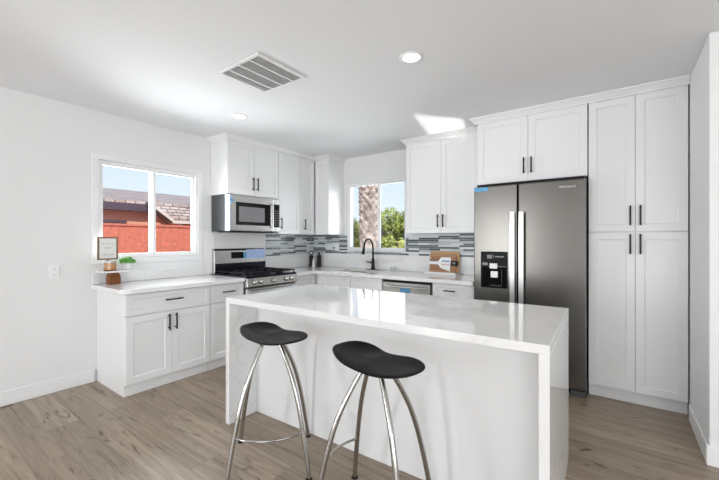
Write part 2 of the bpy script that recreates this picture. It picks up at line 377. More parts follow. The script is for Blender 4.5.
cabinet('base_cabinet', 'narrow white base cabinet with drawer and single door left of the gas range', 2.018, .397, 0, .874, d_,
        [('drawer_front', .003, .394, dt, bt+.008, (.20, .79, .15, False)), ('door', .003, .394, .108, db, (.355, .585, .15, True))], 'left', True)
cabinet('base_cabinet', 'plain white corner base cabinet right of the gas range', 3.184, .386, 0, .874, d_,
        [('door', .003, .383, .108, bt+.008, None)], 'left', True)
cabinet('base_cabinet', 'white sink base cabinet with two false fronts left of the dishwasher', .664, 1.064, 0, .874, d_,
        [('filler_panel', .0015, .110, .108, bt+.008, None), ('drawer_front', .113, .588, dt, bt+.008, None), ('drawer_front', .592, 1.061, dt, bt+.008, None), ('door', .113, .588, .108, db, (.555, .585, .15, True)), ('door', .592, 1.061, .108, db, (.625, .585, .15, True))], 'back', True, open_top=.68)
cabinet('base_cabinet', 'white drawer base cabinet between dishwasher and refrigerator', 2.370, .453, 0, .874, d_,
        [('drawer_front', .003, .450, dt, bt+.008, (.20, .80, .13, False)), ('drawer_front', .003, .450, .40, db, (.234, .6, .13, False)), ('drawer_front', .003, .450, .108, .392, (.234, .33, .13, False))], 'back', True)
ud = .347; ut = 2.50; ub = 1.412
cabinet('wall_cabinet', 'white two-door wall cabinet directly above the microwave', 2.418, .764, 1.872, ut+.003, ud, pair(.764, 1.875, ut, 2.02, .16), 'left')
cabinet('wall_cabinet', 'white single-door wall cabinet right of the microwave with handle at its left', 3.184, .394, ub, ut+.003, ud, [('door', .003, .391, ub+.002, ut, (.035, 1.555, .15, True))], 'left')
cabinet('wall_cabinet', 'white wall cabinet in the inner corner with handle at lower left of its door', 3.580, .300, ub, ut+.003, ud, [('door', .003, .294, ub+.002, ut, (.085, 1.555, .15, True))], 'left')
t = cabinet('wall_cabinet', 'short white wall cabinet in the corner with sunlit end beside the window', .352, .270, ub, ut+.003, ud, [('door', .003, .267, ub+.002, ut, None)], 'back')
cabinet('wall_cabinet', 'white two-door wall cabinet between the sink window and refrigerator', 1.875, .92, ub, ut+.003, ud, pair(.92, ub+.002, ut, 1.555), 'back')
cabinet('wall_cabinet', 'white two-door wall cabinet above the refrigerator', 2.842, .942, 1.885, ut+.003, .62, pair(.942, 1.888, ut, 2.03), 'back')
fp = cabinet('refrigerator_side_panel', 'tall white panel standing at the left side of the refrigerator', 2.824, .016, 0, ut+.003, .60, [], 'back'); fp['category'] = 'panel'
cabinet('pantry_cabinet', 'tall white four-door pantry cabinet right of the refrigerator', 3.788, .636, 0, ut+.003, .62,
        pair(.636, .108, 1.392, 1.30, .16)+pair(.636, 1.402, ut, 1.53, .16), 'back', True)

def crown(name, path, label):
    """sweep crown profile along wall-hugging path (list of xy), room is to the left of the path direction"""
    prof = [(0, 2.500), (.006, 2.500), (.008, 2.514), (.016, 2.518), (.030, 2.538), (.046, 2.548), (.050, 2.559), (0, 2.559)]
    bm = bmesh.new(); rings = []; n = len(path)
    P = [Vector(p) for p in path]
    for i, p in enumerate(P):
        ds = []
        if i > 0: ds.append((P[i]-P[i-1]).normalized())
        if i < n-1: ds.append((P[i+1]-P[i]).normalized())
        ns = [Vector((d.y, -d.x)) for d in ds]
        if len(ns) == 2: m = (ns[0]+ns[1]); m = m/(m.length**2)*2
        else: m = ns[0]
        rings.append([bm.verts.new((p.x+m.x*o, p.y+m.y*o, z)) for o, z in prof])
    k = len(prof)
    for a, b in zip(rings, rings[1:]):
        for j in range(k): bm.faces.new((a[j], a[(j+1) % k], b[(j+1) % k], b[j]))
    bm.faces.new(rings[0]); bm.faces.new(rings[-1][::-1])
    o = obj(name, bm, 'cab'); return tag(o, label, 'moulding')
e = .001
crown('crown_moulding', [(.001, 2.418-e), (.347+e, 2.418-e), (.347+e, 3.88-.347*0-e), (.622+e, 3.88-e), (.622+e, YB-.001)], 'white crown moulding over the left and corner wall cabinets')
crown('crown_moulding', [(1.875-e, YB-.001), (1.875-e, 3.882-e), (2.824-2*e, 3.882-e), (2.824-2*e, 3.609-e), (XR-.001, 3.609-e)], 'white crown moulding over the sink-side cabinets, refrigerator and pantry')

# ------------------------------------------------------------------ countertops
pts = [(.001, 1.212), (.60, 1.212)]
pts += [(.60+.09*math.sin(R(a)), 1.302-.09*math.cos(R(a))) for a in (15, 30, 45, 60, 75, 90)]
pts += [(.69, 2.412), (.001, 2.412)]
tag(obj('countertop', prism(pts, .875, .915), 'quartz', None, .003), 'white quartz countertop with rounded corner under the left window', 'countertop')
SK = (.86, 1.52, 3.70, 4.10)
bm = bmesh.new()
box(bm, .001, .69, 3.186, YB-.001, .875, .915); box(bm, .69, SK[0], 3.54, YB-.001, .875, .915); box(bm, SK[1], 2.822, 3.54, YB-.001, .875, .915)
box(bm, SK[0], SK[1], 3.54, SK[2], .875, .915); box(bm, SK[0], SK[1], SK[3], YB-.001, .875, .915)
tag(obj('countertop', bm, 'quartz'), 'white quartz corner countertop holding the undermount sink', 'countertop')
sk = thing('kitchen_sink', 'stainless undermount sink set into the back countertop', 'sink', (1.19, 3.90, .70))
a, b = SK[0]-1.19, SK[1]-1.19; c, d2 = SK[2]-3.9, SK[3]-3.9
obj('basin', B(a-.004, b+.004, c-.004, d2+.004, 0, .01, a-.004, a, c, d2, .01, .172, b, b+.004, c, d2, .01, .172, a-.004, b+.004, c-.004, c, .01, .172, a-.004, b+.004, d2, d2+.004, .01, .172), 'sinksteel', sk)
obj('drain', lathe([(0, .013), (.03, .013), (.042, .016), (.045, .0105), (0, .0105)]), 'chrome', sk, smooth=True)
tag(obj('sponge', B(-.06, .06, -.035, .035, 0, .03), 'sponge', None, .008, loc=(1.0, 3.99, .850)), 'yellow-green sponge in the sink left of the black faucet', 'sponge')
bpy.data.objects['sponge'].rotation_euler = (0, 0, R(10))
cd2 = tag(obj('sponge_caddy', B(-.09, .09, -.045, .045, -.006, 0, -.09, .09, .045, .049, -.006, .035, -.09, -.086, -.045, .045, -.006, .02, .086, .09, -.045, .045, -.006, .02, -.09, .09, -.049, -.045, -.006, .02), 'steel', None, .001, loc=(1.0, 4.0, .849)), 'small steel caddy inside the sink carrying the sponge', 'caddy')
cd2.location = (1.0, 4.045, .849); bpy.data.objects['sponge'].location = (1.0, 4.045, .850)
bpy.data.objects['sponge'].rotation_euler = (0, 0, 0)

fa = thing('kitchen_faucet', 'matte black gooseneck pull-down faucet behind the sink', 'faucet', (1.225, 4.125, .9155), -2)
obj('base_plate', prism(rrect(-.125, .125, -.027, .027, .026), 0, .006), 'black', fa, .002)
obj('body', lathe([(0, .004), (.030, .004), (.028, .03), (.0235, .06), (.022, .13), (.0175, .15), (.0135, .17), (0, .17)]), 'black', fa, smooth=True)
P = spline([(0, 0, .15), (0, 0, .30), (0, -.018, .375), (0, -.07, .425), (0, -.135, .425), (0, -.185, .38), (0, -.205, .32)], 8)
obj('spout', tube(P, .0125), 'black', fa, smooth=True)
obj('spray_head', tube([(0, -.203, .325), (0, -.212, .295), (0, -.222, .25), (0, -.228, .225)], lambda t: .0155+.007*t), 'black', fa, smooth=True)
obj('lever', tube([(-.018, 0, .095), (-.05, -.002, .105), (-.115, -.006, .108)], lambda t: .012-.005*t), 'black', fa, smooth=True)

# ------------------------------------------------------------------ dishwasher
dw = thing('dishwasher', 'stainless dishwasher with bar handle under the back countertop', 'dishwasher', (1.735, YB, 0))
obj('tub_body', B(.003, .627, -.63, -.02, .06, .868), 'greyside', dw)
obj('door', B(.006, .605, -.668, -.631, .11, .845), 'steel', dw, .004)
obj('control_strip', B(.004, .627, -.664, -.631, .847, .872), 'darkplastic', dw, .001)
obj('side_gasket', B(.606, .628, -.655, -.631, .11, .846), 'greyside', dw)
obj('toe_panel', B(.006, .624, -.60, -.50, .001, .058), 'darkplastic', dw)
h = obj('handle', tube(spline([(.05, -.668, .80), (.06, -.70, .80), (.12, -.712, .80), (.30, -.716, .80), (.49, -.712, .80), (.55, -.70, .80), (.56, -.668, .80)], 5), .011), 'handle', dw, smooth=True)
obj('sticker', prism(rrect(.24, .37, 0, .065, .012), 0, .0006), 'film', dw, loc=(0, -.6685, .735)).rotation_euler = (R(90), 0, 0)

# ------------------------------------------------------------------ gas range (local: x along wall, -y to room)
rg = thing('gas_range', 'stainless gas range with black grates on the left wall', 'range', (0, 2.421, 0), 90)
rw = .758
obj('body', B(0, rw, -.655, -.025, .03, .905), 'greyside', rg, .002)
ck = obj('cooktop', B(0, rw, -.695, -.085, .906, .928), 'enamel', rg, .005)
bgd = obj('backguard', extr([(-.025, .93), (-.085, .93), (-.085, 1.02), (-.075, 1.20), (-.055, 1.225), (-.025, 1.225)], 'x', 0, rw), 'steel', rg, .003)
obj('backguard_base', B(.002, rw-.002, -.092, -.0855, .932, 1.045), 'enamel', bgd, .002)
def inclined(x0, x1, z0, z1, off):
    f = lambda z: -.085+(z-1.02)/.18*.010-off
    return extr([(f(z0), z0), (f(z1), z1), (f(z1)+.003, z1), (f(z0)+.003, z0)], 'x', x0, x1)
obj('display', inclined(.23, .45, 1.10, 1.18, .002), 'blackglass', bgd)
obj('display_film', inclined(.41, .45, 1.10, 1.18, .003), 'film', bgd)
obj('protective_film', inclined(.455, .752, 1.09, 1.21, .0015), 'filmwhite', bgd)
cp = obj('control_panel', extr([(-.656, .80), (-.690, .80), (-.712, .815), (-.704, .904), (-.656, .904)], 'x', 0, rw), 'steel', rg, .003)
for kx in (.10, .185, .375, .57, .655):
    k = obj('knob', lathe([(0, 0), (.024, 0), (.024, .006), (.019, .009), (.018, .030), (.015, .034), (0, .034)], 24), 'steel', rg, smooth=True, loc=(kx, -.7075, .858))
    k.rotation_euler = (R(85), 0, 0)
    obj('knob_ring', lathe([(0, -.001), (.027, -.001), (.027, .002), (0, .002)], 24), 'darkplastic', k)
od = obj('oven_door', B(.004, rw-.004, -.700, -.657, .16, .792), 'steel', rg, .004)
obj('oven_window', B(.12, rw-.12, -.702, -.699, .30, .62), 'blackglass', od)
obj('oven_handle', tube([(.03, -.748, .755), (rw-.03, -.748, .755)], .0135, bm=B(.03, .055, -.75, -.699, .742, .768, rw-.055, rw-.03, -.75, -.699, .742, .768)), 'handle', od, smooth=False)
obj('storage_drawer', B(.004, rw-.004, -.695, -.657, .03, .15), 'steel', rg, .003)
for gx in (.015, .262, .509):
    bm = bmesh.new(); gw = .234; z0, z1 = .950, .964
    for yy in (-.665, -.115): box(bm, gx, gx+gw, yy-.006, yy+.006, z0, z1)
    for xx in (gx, gx+gw): box(bm, xx-.006, xx+.006, -.671, -.109, z0, z1)
    for yy in (-.53, -.39, -.25): box(bm, gx, gx+gw, yy-.005, yy+.005, z0, z1)
    box(bm, gx+gw/2-.005, gx+gw/2+.005, -.665, -.115, z0, z1)
    for xx in (gx, gx+gw):
        for yy in (-.66, -.39, -.12): box(bm, xx-.006, xx+.006, yy-.006, yy+.006, .9285, z0)
    obj('grate', bm, 'castiron', rg, .0015)
for bx, by, br in ((.13, -.53, .042), (.13, -.25, .032), (.38, -.39, .05), (.626, -.53, .036), (.626, -.25, .042)):
    obj('burner', lathe([(0, .9285), (br+.012, .9285), (br+.01, .934), (br, .935), (br, .944), (0, .946)], 24, (bx, by)), 'castiron', rg, smooth=False)

# ------------------------------------------------------------------ microwave
mw = thing('microwave', 'stainless over-the-range microwave with grey side above the gas range', 'microwave', (0, 2.421, 1.436), 90)
mwH = .432
obj('body', B(0, rw, -.345, -.019, 0, mwH), 'greyside', mw, .003)
obj('underside_vent', B(.06, rw-.06, -.33, -.06, -.012, -.0005), 'darkplastic', mw, .002)
dr = obj('door', B(.002, .635, -.385, -.346, .004, mwH-.004), 'steel', mw, .008, seg=2)
obj('window_trim', B(.085, .595, -.388, -.384, .075, .345), 'blackglass', dr, .004)
obj('window_mesh', B(.125, .50, -.3895, -.3875, .115, .295), mat('microwave_mesh', (.20, .20, .21), .35, var=.1), dr)
obj('handle', B(.612, .628, -.418, -.404, .045, .375, .614, .626, -.406, -.3845, .06, .08, .614, .626, -.406, -.3845, .34, .36), 'steel', dr, .004)
cpn = obj('control_panel', B(.637, rw-.002, -.383, -.346, .004, mwH-.004), 'steel', mw, .006)
obj('keypad', B(.650, rw-.012, -.385, -.382, .06, .36), 'blackglass', cpn)
bm = bmesh.new()
for i in range(3):
    for j in range(7): box(bm, .672+.024*i, .686+.024*i, -.3858, -.3848, .085+.030*j, .098+.030*j)
obj('buttons', bm, 'grey_print', cpn)
obj('protective_film', B(-.0015, .012, -.3865, -.300, .006, mwH-.006, .012, .022, -.3868, -.3853, .30, mwH-.006), 'filmwhite', mw)
obj('blue_tape', B(.0, .055, -.3875, -.3855, .345, .372, -.003, -.0016, -.36, -.335, .03, .42), 'film', mw)

# ------------------------------------------------------------------ refrigerator
fr = thing('refrigerator', 'stainless side-by-side refrigerator with water dispenser beside the pantry', 'refrigerator', (2.844, YB, 0))
fw = .936; gpx = .402; fd = -.735; fh = 1.856
obj('cabinet_body', B(.004, fw-.002, -.672, -.03, .03, fh), 'greyside', fr, .003)
ld = obj('freezer_door', B(0, gpx-.004, fd, -.678, .065, fh-.006), 'fridge', fr, .010, seg=3)
rd = obj('refrigerator_door', B(gpx+.006, fw, fd, -.678, .065, fh-.006), 'fridge', fr, .010, seg=3)
obj('door_seal', B(.01, fw-.01, -.6778, -.6722, .065, fh-.01), 'darkplastic', fr)
obj('hinge_cover', B(.02, fw-.02, -.70, -.60, fh+.0005, fh+.018), 'darkplastic', fr, .003)
obj('base_grille', B(.02, fw-.12, -.675, -.6, .008, .058), 'darkplastic', fr, .003)
obj('foot', B(fw-.115, fw-.01, -.715, -.6, .001, .055, fw-.118, fw-.008, -.722, -.6, .03, .036), 'greyside', fr, .003)
for door, hx in ((ld, gpx-.036), (rd, gpx+.040)):
    L_ = [(hx, fd+.002, 1.60), (hx, fd-.035, 1.585), (hx, fd-.050, 1.54), (hx, fd-.052, 1.0), (hx, fd-.050, .52), (hx, fd-.035, .475), (hx, fd+.002, .46)]
    bm = bmesh.new(); pr = []
    for x, y, z in spline(L_, 4): pr.append((y, z))
    hw = .021
    inner = [(y+.014 if y < fd-.03 else y, z) for y, z in pr]
    prof = pr+[(min(y+.014, fd+.001), max(min(z, 1.575), .485)) for y, z in reversed(pr)]
    extr(prof, 'x', hx-hw, hx+hw, bm)
    obj('handle', bm, 'handle', door, .003)
dp = obj('water_dispenser', extr(rrect(.070, .318, .875, 1.222, .012), 'y', fd-.004, fd+.001), mat('dispenser_black', (.008, .008, .009), .35, bump=.01, spec=.1), ld)
rec = obj('dispenser_recess', B(.085, .303, fd-.0052, fd-.0038, .885, 1.075), mat('recess_black', (.003, .003, .003), .5, var=.01, spec=.05), dp)
obj('control_text', B(.13, .175, fd-.0055, fd-.0042, 1.155, 1.19, .185, .192, fd-.0055, fd-.0042, 1.16, 1.19, .205, .285, fd-.0055, fd-.0042, 1.168, 1.180, .085, .135, fd-.0055, fd-.0042, 1.09, 1.115, .14, .30, fd-.0055, fd-.0042, 1.078, 1.083), 'grey_print', dp)
obj('paddle', B(.155, .225, fd-.014, fd-.0056, 1.06, 1.11), 'label_white', dp, .003)
obj('paddle', B(.165, .230, fd-.014, fd-.0056, .975, 1.035), 'label_white', dp, .003)
obj('drip_tray', B(.16, .265, fd-.014, fd-.0053, .895, .905), 'greyside', dp, .002)
obj('tray_rail', B(.262, .267, fd-.010, fd-.0053, .906, 1.06), 'greyside', dp, .001)
obj('blue_tape', B(.006, .135, fd-.0018, fd-.0002, fh-.052, fh-.014), 'film', ld)
cu = bpy.data.curves.new('logo', 'FONT'); cu.body = 'Whirlpool'; cu.size = .030; cu.extrude = .0006; cu.align_x = 'CENTER'
to = bpy.data.objects.new('logo_source', cu); C.objects.link(to)
bpy.context.view_layer.update()
me = bpy.data.meshes.new_from_object(to.evaluated_get(bpy.context.evaluated_depsgraph_get())); bpy.data.objects.remove(to)
lo = bpy.data.objects.new('maker_lettering', me); C.objects.link(lo); me.materials.clear(); me.materials.append(M['bright_print'])
lo.parent = rd; lo.location = (.800, fd-.0008, 1.780); lo.rotation_euler = (R(90), 0, 0); lo.scale = (1, 1, 1)

# ------------------------------------------------------------------ island
IX0, IX1, IY0, IY1 = 1.688, 3.775, 1.515, 2.455
isl = thing('kitchen_island', 'long white kitchen island with quartz waterfall ends', 'island', (1.688, 1.515, 0), 1.6)
wI, dI = IX1-IX0, IY1-IY0
obj('slab', B(0, wI, 0, dI, .875, .915), 'quartz', isl, .0015)
obj('waterfall_end', B(0, .04, 0, dI, .0005, .8748), 'quartz', isl, .0015)
obj('waterfall_end', B(wI-.04, wI, 0, dI, .0005, .8748), 'quartz', isl, .0015)
obj('back_panel', B(.041, wI-.041, .248, .262, .001, .874), 'cab', isl)
pn = obj('carcass', B(.041, wI-.041, .263, dI-.045, .001, .874), 'cab', isl)
obj('panel_seam', B(.555, .559, .2470, .2481, .001, .874), mat('seam_grey', (.7, .7, .7), .5, var=.02), isl)
x = .045
for i in range(4):
    f = obj('door', shaker(.493, .755), 'cab', isl, .0012, loc=(.045+.496*(i+1)-.003, dI-.0445, .108)); f.rotation_euler = (0, 0, R(180))
    pull(f, .45 if i % 2 else .043, .66, .15)

# ------------------------------------------------------------------ bar stools
def make_stool(label, loc, leg_rot, seat_rot):
    t = thing('bar_stool', label, 'stool', loc, 0, 'black bar stools at the kitchen island')
    # seat shell
    a, b, n = .264, .142, 48
    bm = bmesh.new()
    def outline(th):
        c, s = math.cos(th), math.sin(th); ex = 2/2.5
        x = a*math.copysign(abs(c)**ex, c); y = b*math.copysign(abs(s)**ex, s)
        return x, y*(1-(.26 if s > 0 else .03)*math.exp(-(x/.085)**2))*(1-.06*c if s > 0 else 1+.16*c)
    def top(x, y):
        u = x/a; v = y/b
        return .769+(.038 if u < 0 else .022)*abs(u)**2.0-.018*(1-abs(v)**2)*abs(u)-.018*max(0, -v)**2+.012*max(0, v)**2*abs(u)
    def bot(x, y, q):
        return min(top(x, y)-.010, top(x, y)-.010-.028*(1-q**2.2)+.012*(x/a)**2*0)
    rt, rb = [], []; qs = [0, .18, .36, .54, .7, .84, .94, 1]
    for q in qs:
        if q == 0: rt.append([bm.verts.new((0, 0, top(0, 0)))]); rb.append([bm.verts.new((0, 0, bot(0, 0, 0)))]); continue
        A, Bq = [], []
        for i in range(n):
            x, y = outline(2*math.pi*i/n); x *= q; y *= q
            A.append(bm.verts.new((x, y, top(x, y)-(.004 if q == 1 else 0)))); k = .985 if q == 1 else 1
            Bq.append(bm.verts.new((x*k, y*k, bot(x, y, q))))
        rt.append(A); rb.append(Bq)
    for rr in (rt, rb):
        for r0, r1 in zip(rr, rr[1:]):
            for i in range(n):
                j = (i+1) % n
                if len(r0) == 1: bm.faces.new((r0[0], r1[i], r1[j]))
                else: bm.faces.new((r0[i], r1[i], r1[j], r0[j]))
    for i in range(n): bm.faces.new((rt[-1][i], rt[-1][(i+1) % n], rb[-1][(i+1) % n], rb[-1][i]))
    s = obj('seat', bm, 'seat', t, smooth=True); s.rotation_euler = (0, 0, R(seat_rot))
    m_ = s.modifiers.new('sub', 'SUBSURF'); m_.levels = m_.render_levels = 1
    obj('mounting_plate', lathe([(0, .717), (.088, .717), (.092, .721), (.088, .727), (.05, .731), (0, .731)], 32), 'black', t, smooth=False)
    prof = [(.068, .718), (.085, .692), (.140, .60), (.190, .497), (.228, .385), (.258, .27), (.285, .15), (.305, .05), (.311, .004)]
    for k in range(4):
        an = R(leg_rot+90*k); c, s_ = math.cos(an), math.sin(an)
        P = spline([(r*c, r*s_, z) for r, z in prof], 5)
        lg = obj('leg', tube(P, .0127), 'chrome', t, smooth=True)
        obj('rubber_foot', lathe([(0, 0.0005), (.019, 0.0005), (.019, .005), (.014, .010), (0, .010)], 20, (.311*c, .311*s_)), 'darkplastic', lg)
    # foot rests between neighbouring legs
    for k in (3,):
        a0, a1 = leg_rot+90*k, leg_rot+90*k+90
        P = []
        for i in range(17):
            u = i/16; an = R(a0+90*u); r = .2615+.012*math.sin(math.pi*u)
            P.append((r*math.cos(an)*(1-.10*math.sin(math.pi*u)), r*math.sin(an)*(1-.10*math.sin(math.pi*u)), .245))
        obj('foot_rest', tube(P, .0062, 10), 'chrome', t, smooth=True)
    return t
make_stool('black saddle-seat bar stool on nickel legs at the left end of the island', (2.29, 1.434, 0), 0, -2)
make_stool('black saddle-seat bar stool on nickel legs nearest the camera, right of the other stool', (3.052, 1.418, 0), 235, -9)

# ------------------------------------------------------------------ ceiling fixtures
v = thing('ceiling_vent', 'large square white air return vent in the ceiling', 'vent', (1.860, 1.706, H))
x0, x1, y0, y1 = -.235, .235, -.225, .225
obj('frame', B(x0, x1, y0, y0+.028, -.012, -.001, x0, x1, y1-.028, y1, -.012, -.001, x0, x0+.028, y0+.028, y1-.028, -.012, -.001, x1-.028, x1, y0+.028, y1-.028, -.012, -.001), 'trim', v, .003)
obj('backing', B(x0+.02, x1-.02, y0+.02, y1-.02, -.003, -.001), mat('vent_filter', (.66, .66, .66), .8, var=.03), v)
bm = bmesh.new()
for i in range(26):
    xx = x0+.036+i*.0159
    extr([(xx+.0075, -.0105), (xx, -.0035), (xx+.0012, -.0035), (xx+.0087, -.0105)], 'y', y0+.026, y1-.026, bm)
obj('louvres', bm, 'trim', v)
bm = bmesh.new()
for k in (1, 2, 3):
    xx = x0+.47*k/4
    box(bm, xx-.0065, xx+.0065, y0+.026, y1-.026, -.0135, -.0106)
obj('crossbars', bm, 'trim', v)
def downlight(loc, label):
    t = thing('recessed_light', label, 'ceiling light', loc, 0, 'recessed ceiling lights')
    obj('trim_ring', lathe([(.0565, -.001), (.0565, -.006), (.068, -.009), (.079, -.004), (.080, -.001)], 40), 'trim', t, smooth=True)
    obj('lens', lathe([(0, -.005), (.056, -.0045), (.056, -.001), (0, -.001)], 40), 'lamp', t)
    light('recessed_light_glow', 'SPOT', (loc[0], loc[1], loc[2]-.03), (0, 0, 0), 18, (1, .96, .9), spot_size=R(140), spot_blend=.8, shadow_soft_size=.05)
downlight((2.87, 2.13, H), 'round recessed ceiling light above the island')
downlight((.963, 2.145, H), 'round recessed ceiling light near the microwave cabinet')

# ------------------------------------------------------------------ outlets
def outlet(label, loc, rz):
    t = thing('wall_outlet', label, 'outlet', loc, rz)
    obj('cover_plate', B(-.036, .036, -.006, -.001, -.057, .057), 'vinyl', t, .003, seg=2)
    for s in (-1, 1):
        q = obj('socket', extr(rrect(-.017, .017, s*.026-.017, s*.026+.017, .008), 'y', -.0075, -.0058), 'vinyl', t)
        obj('slots', B(-.009, -.006, -.0082, -.0074, s*.026-.003, s*.026+.008, .006, .009, -.0082, -.0074, s*.026-.003, s*.026+.008, -.0025, .0025, -.0082, -.0074, s*.026-.012, s*.026-.007), 'ventdark', q)
    return t
outlet('white duplex outlet on the left wall above the baseboard', (0, .943, 1.05), 90)
outlet('white outlet set in the mosaic tile left of the sink window', (.50, YB-.0105, 1.222), 0)

# ------------------------------------------------------------------ decor on the left counter
ri = thing('display_riser', 'small white riser tray on walnut feet at counter end', 'tray', (.112, 1.365, .9155), 0)
obj('shelf_board', prism(rrect(-.085, .085, -.130, .165, .02), .112, .129), 'tray', ri, .003)
def arch(w, h, t, bm=None):
    pts = [(-w/2, 0), (w/2, 0)]+[(w/2*math.copysign(abs(math.cos(R(a)))**.6, math.cos(R(a))), h*.35+h*.65*math.sin(R(a))**.8) for a in range(0, 181, 15)]
    return pts
obj('foot', extr([(x, y) for x, y in arch(.098, .1115, .02)], 'x', -.03, .05), 'walnut', ri, .004, loc=(0, -.012, 0))
zt = .9155+.1295
fs = thing('framed_sign', 'small framed lettered card on the riser at counter end', 'framed sign', (.075, 1.322, zt), 93)
obj('base', B(-.028, .028, -.02, .02, 0, .022), 'walnut', fs, .003)
obj('stem', B(-.006, .006, -.006, .006, .0222, .099), 'oak', fs)
obj('frame', B(-.085, .085, -.009, .009, .100, .113, -.085, .085, -.009, .009, .303, .316, -.085, -.072, -.009, .009, .1135, .3025, .072, .085, -.009, .009, .1135, .3025), 'oak', fs, .002)
cdp = obj('card', B(-.0715, .0715, -.003, .003, .1135, .3025), 'paper', fs)
bm = bmesh.new(); K = 1.1; Z_ = lambda z: .1135+(z-.0745)*1.125
for x in (-.040, -.012, .014, .040): box(bm, x-.004, x+.004, -.0042, -.0028, Z_(.196), Z_(.203))
for x in (-.022, -.008, .006, .020): box(bm, x-.0045, x+.0045, -.0042, -.0028, Z_(.160), Z_(.164)); box(bm, x-.0045, x-.003, -.0042, -.0028, Z_(.150), Z_(.175))
for x in (-.045, -.028, -.010, .008, .026, .043): box(bm, x-.002, x+.0, -.0042, -.0028, Z_(.092), Z_(.122)); box(bm, x, x+.009, -.0042, -.0028, Z_(.104), Z_(.107))
obj('lettering', bm, 'ink', cdp)
ca = thing('candle_jar', 'amber candle jar with wooden lid base on the riser beside the framed sign', 'candle', (.148, 1.318, zt))
obj('jar', lathe([(0, .010), (.044, .010), (.047, .014), (.047, .072), (.044, .076), (.041, .070), (0, .068)], 28), 'candle', ca, smooth=False)
obj('coaster', lathe([(0, 0), (.049, 0), (.049, .0095), (0, .0095)], 28), 'walnut', ca)
obj('rim', lathe([(.0475, .074), (.0475, .092), (.045, .092), (.045, .074), (.0475, .074)], 28), 'frost', ca)
pt = thing('potted_plant', 'small leafy green plant in a white pot on the riser', 'potted plant', (.125, 1.470, zt))
obj('pot', lathe([(0, 0), (.026, 0), (.030, .004), (.038, .060), (.036, .062), (.033, .056), (0, .052)], 28), 'ceramic', pt, smooth=False)
obj('soil', lathe([(0, .0525), (.032, .0545), (.032, .0525), (0, .0522)], 20), 'soil', pt)
def leafmesh(n, fn, size, seed):
    rnd = random.Random(seed); bm = bmesh.new()
    for _ in range(n):
        p = fn(rnd); s = size*rnd.uniform(.6, 1.3)
        d = Vector((rnd.gauss(0, 1), rnd.gauss(0, 1), rnd.gauss(.3, 1))).normalized(); q = d.orthogonal().normalized(); q.rotate(Matrix.Rotation(rnd.uniform(0, 6.3), 3, d))
        up = d.cross(q)
        v = [bm.verts.new(p+t) for t in (-d*s, -d*s*.1+q*s*.45+up*s*.12, d*s, -d*s*.1-q*s*.45+up*s*.12)]
        bm.faces.new((v[0], v[1], v[2])); bm.faces.new((v[0], v[2], v[3]))
    return bm
def pl(r):
    a = r.uniform(0, 6.28); q = r.random()**.5*.062; return Vector((q*math.cos(a), q*math.sin(a), .070+r.random()*.075*(1-q/.09)))
o = obj('leaves', leafmesh(190, pl, .018, 3), 'leaf', pt); 

# ------------------------------------------------------------------ corner bottles and back counter items
def bottle(label, x, y, col, prof, capmat=None, cap=None, name='bottle', g=None):
    t = thing(name, label, 'bottle', (x, y, .9155), 0, g)
    obj('body', lathe(prof, 28), col, t, smooth=False)
    if cap: obj('cap', lathe(cap, 28), capmat, t, smooth=True)
    return t
mill = [(0, 0), (.034, 0), (.035, .01), (.030, .08), (.032, .16), (.034, .18), (0, .182)]
bottle('tall black mill with round silver knob in the counter corner', .085, 4.085, 'darkplastic', [(0, 0), (.036, 0), (.037, .01), (.031, .06), (.034, .15), (.036, .17), (0, .172)], 'chrome',
       [(0, .1725), (.012, .175), (.032, .192), (.037, .214), (.030, .238), (.012, .250), (0, .252)], 'pepper_mill')
bottle('shorter black bottle right of the silver-knobbed mill in the corner', .205, 4.13, 'darkplastic', mill, 'darkplastic', [(0, .1825), (.018, .184), (.019, .215), (.012, .222), (0, .224)])
bottle('white pump bottle in front of the two black bottles in the corner', .170, 4.045, 'ceramic', [(0, 0), (.022, 0), (.023, .008), (.022, .09), (.012, .105), (.010, .115), (0, .116)], 'ceramic',
       [(0, .1165), (.011, .118), (.011, .130), (.004, .134), (.004, .15), (0, .151)])
cup = tag(obj('glass_cup', lathe([(0, .0), (.024, 0), (.028, .055), (.026, .055), (.022, .004), (0, .004)], 24), 'frost', None, smooth=False, loc=(1.545, 4.13, .9158)), 'small clear glass cup right of the black faucet', 'cup')
# cutting boards leaning on the splashback
bt_ = tag(obj('serving_tray', B(-.2, .2, -.06, .06, 0, .012, -.2, .2, -.064, -.06, 0, .030), 'tray', None, .002, loc=(2.256, 4.085, .9158)), 'low pale tray under the wooden cutting boards', 'tray')
def board(label, w, h, t_, x, y, tilt, m1, inner, z):
    t = thing('cutting_board', label, 'cutting board', (x, y, z), 0, 'cutting boards leaning on the splashback'); t.rotation_euler = (R(-tilt), 0, 0)
    bm = extr(rrect(-w/2, w/2, 0, h, .028), 'y', -t_/2, t_/2)
    obj('board', bm, m1, t, .002)
    return t
z_ = .9283+.0025
b1 = board('large pale cutting board at the back of the leaning pair', .385, .262, .014, 2.256, 4.150, 10, 'bamboo', None, z_)
b2 = board('smaller dark cutting board with packaging sleeve in front of the pair', .345, .225, .014, 2.246, 4.128, 10, 'bamboo_dark', None, z_)
rr = extr(rrect(-.16, .16, .012, .213, .02), 'y', -.0082, -.0072)
bm = bmesh.new(); 
for q in ((-.16, .12, .016, .021), (-.16, .16, .205, .211), (-.16, -.153, .03, .195)): box(bm, q[0], q[1], -.0085, -.0072, q[2], q[3])
rr.free(); obj('pale_groove', bm, 'bamboo_edge', b2)
sv = obj('paper_sleeve', extr([(-.178, .10), (-.06, .10), (-.02, .055), (.10, .02), (.105, .19), (-.02, .19), (-.06, .135), (-.178, .135)], 'y', -.0095, -.0087), 'label_white', b2)
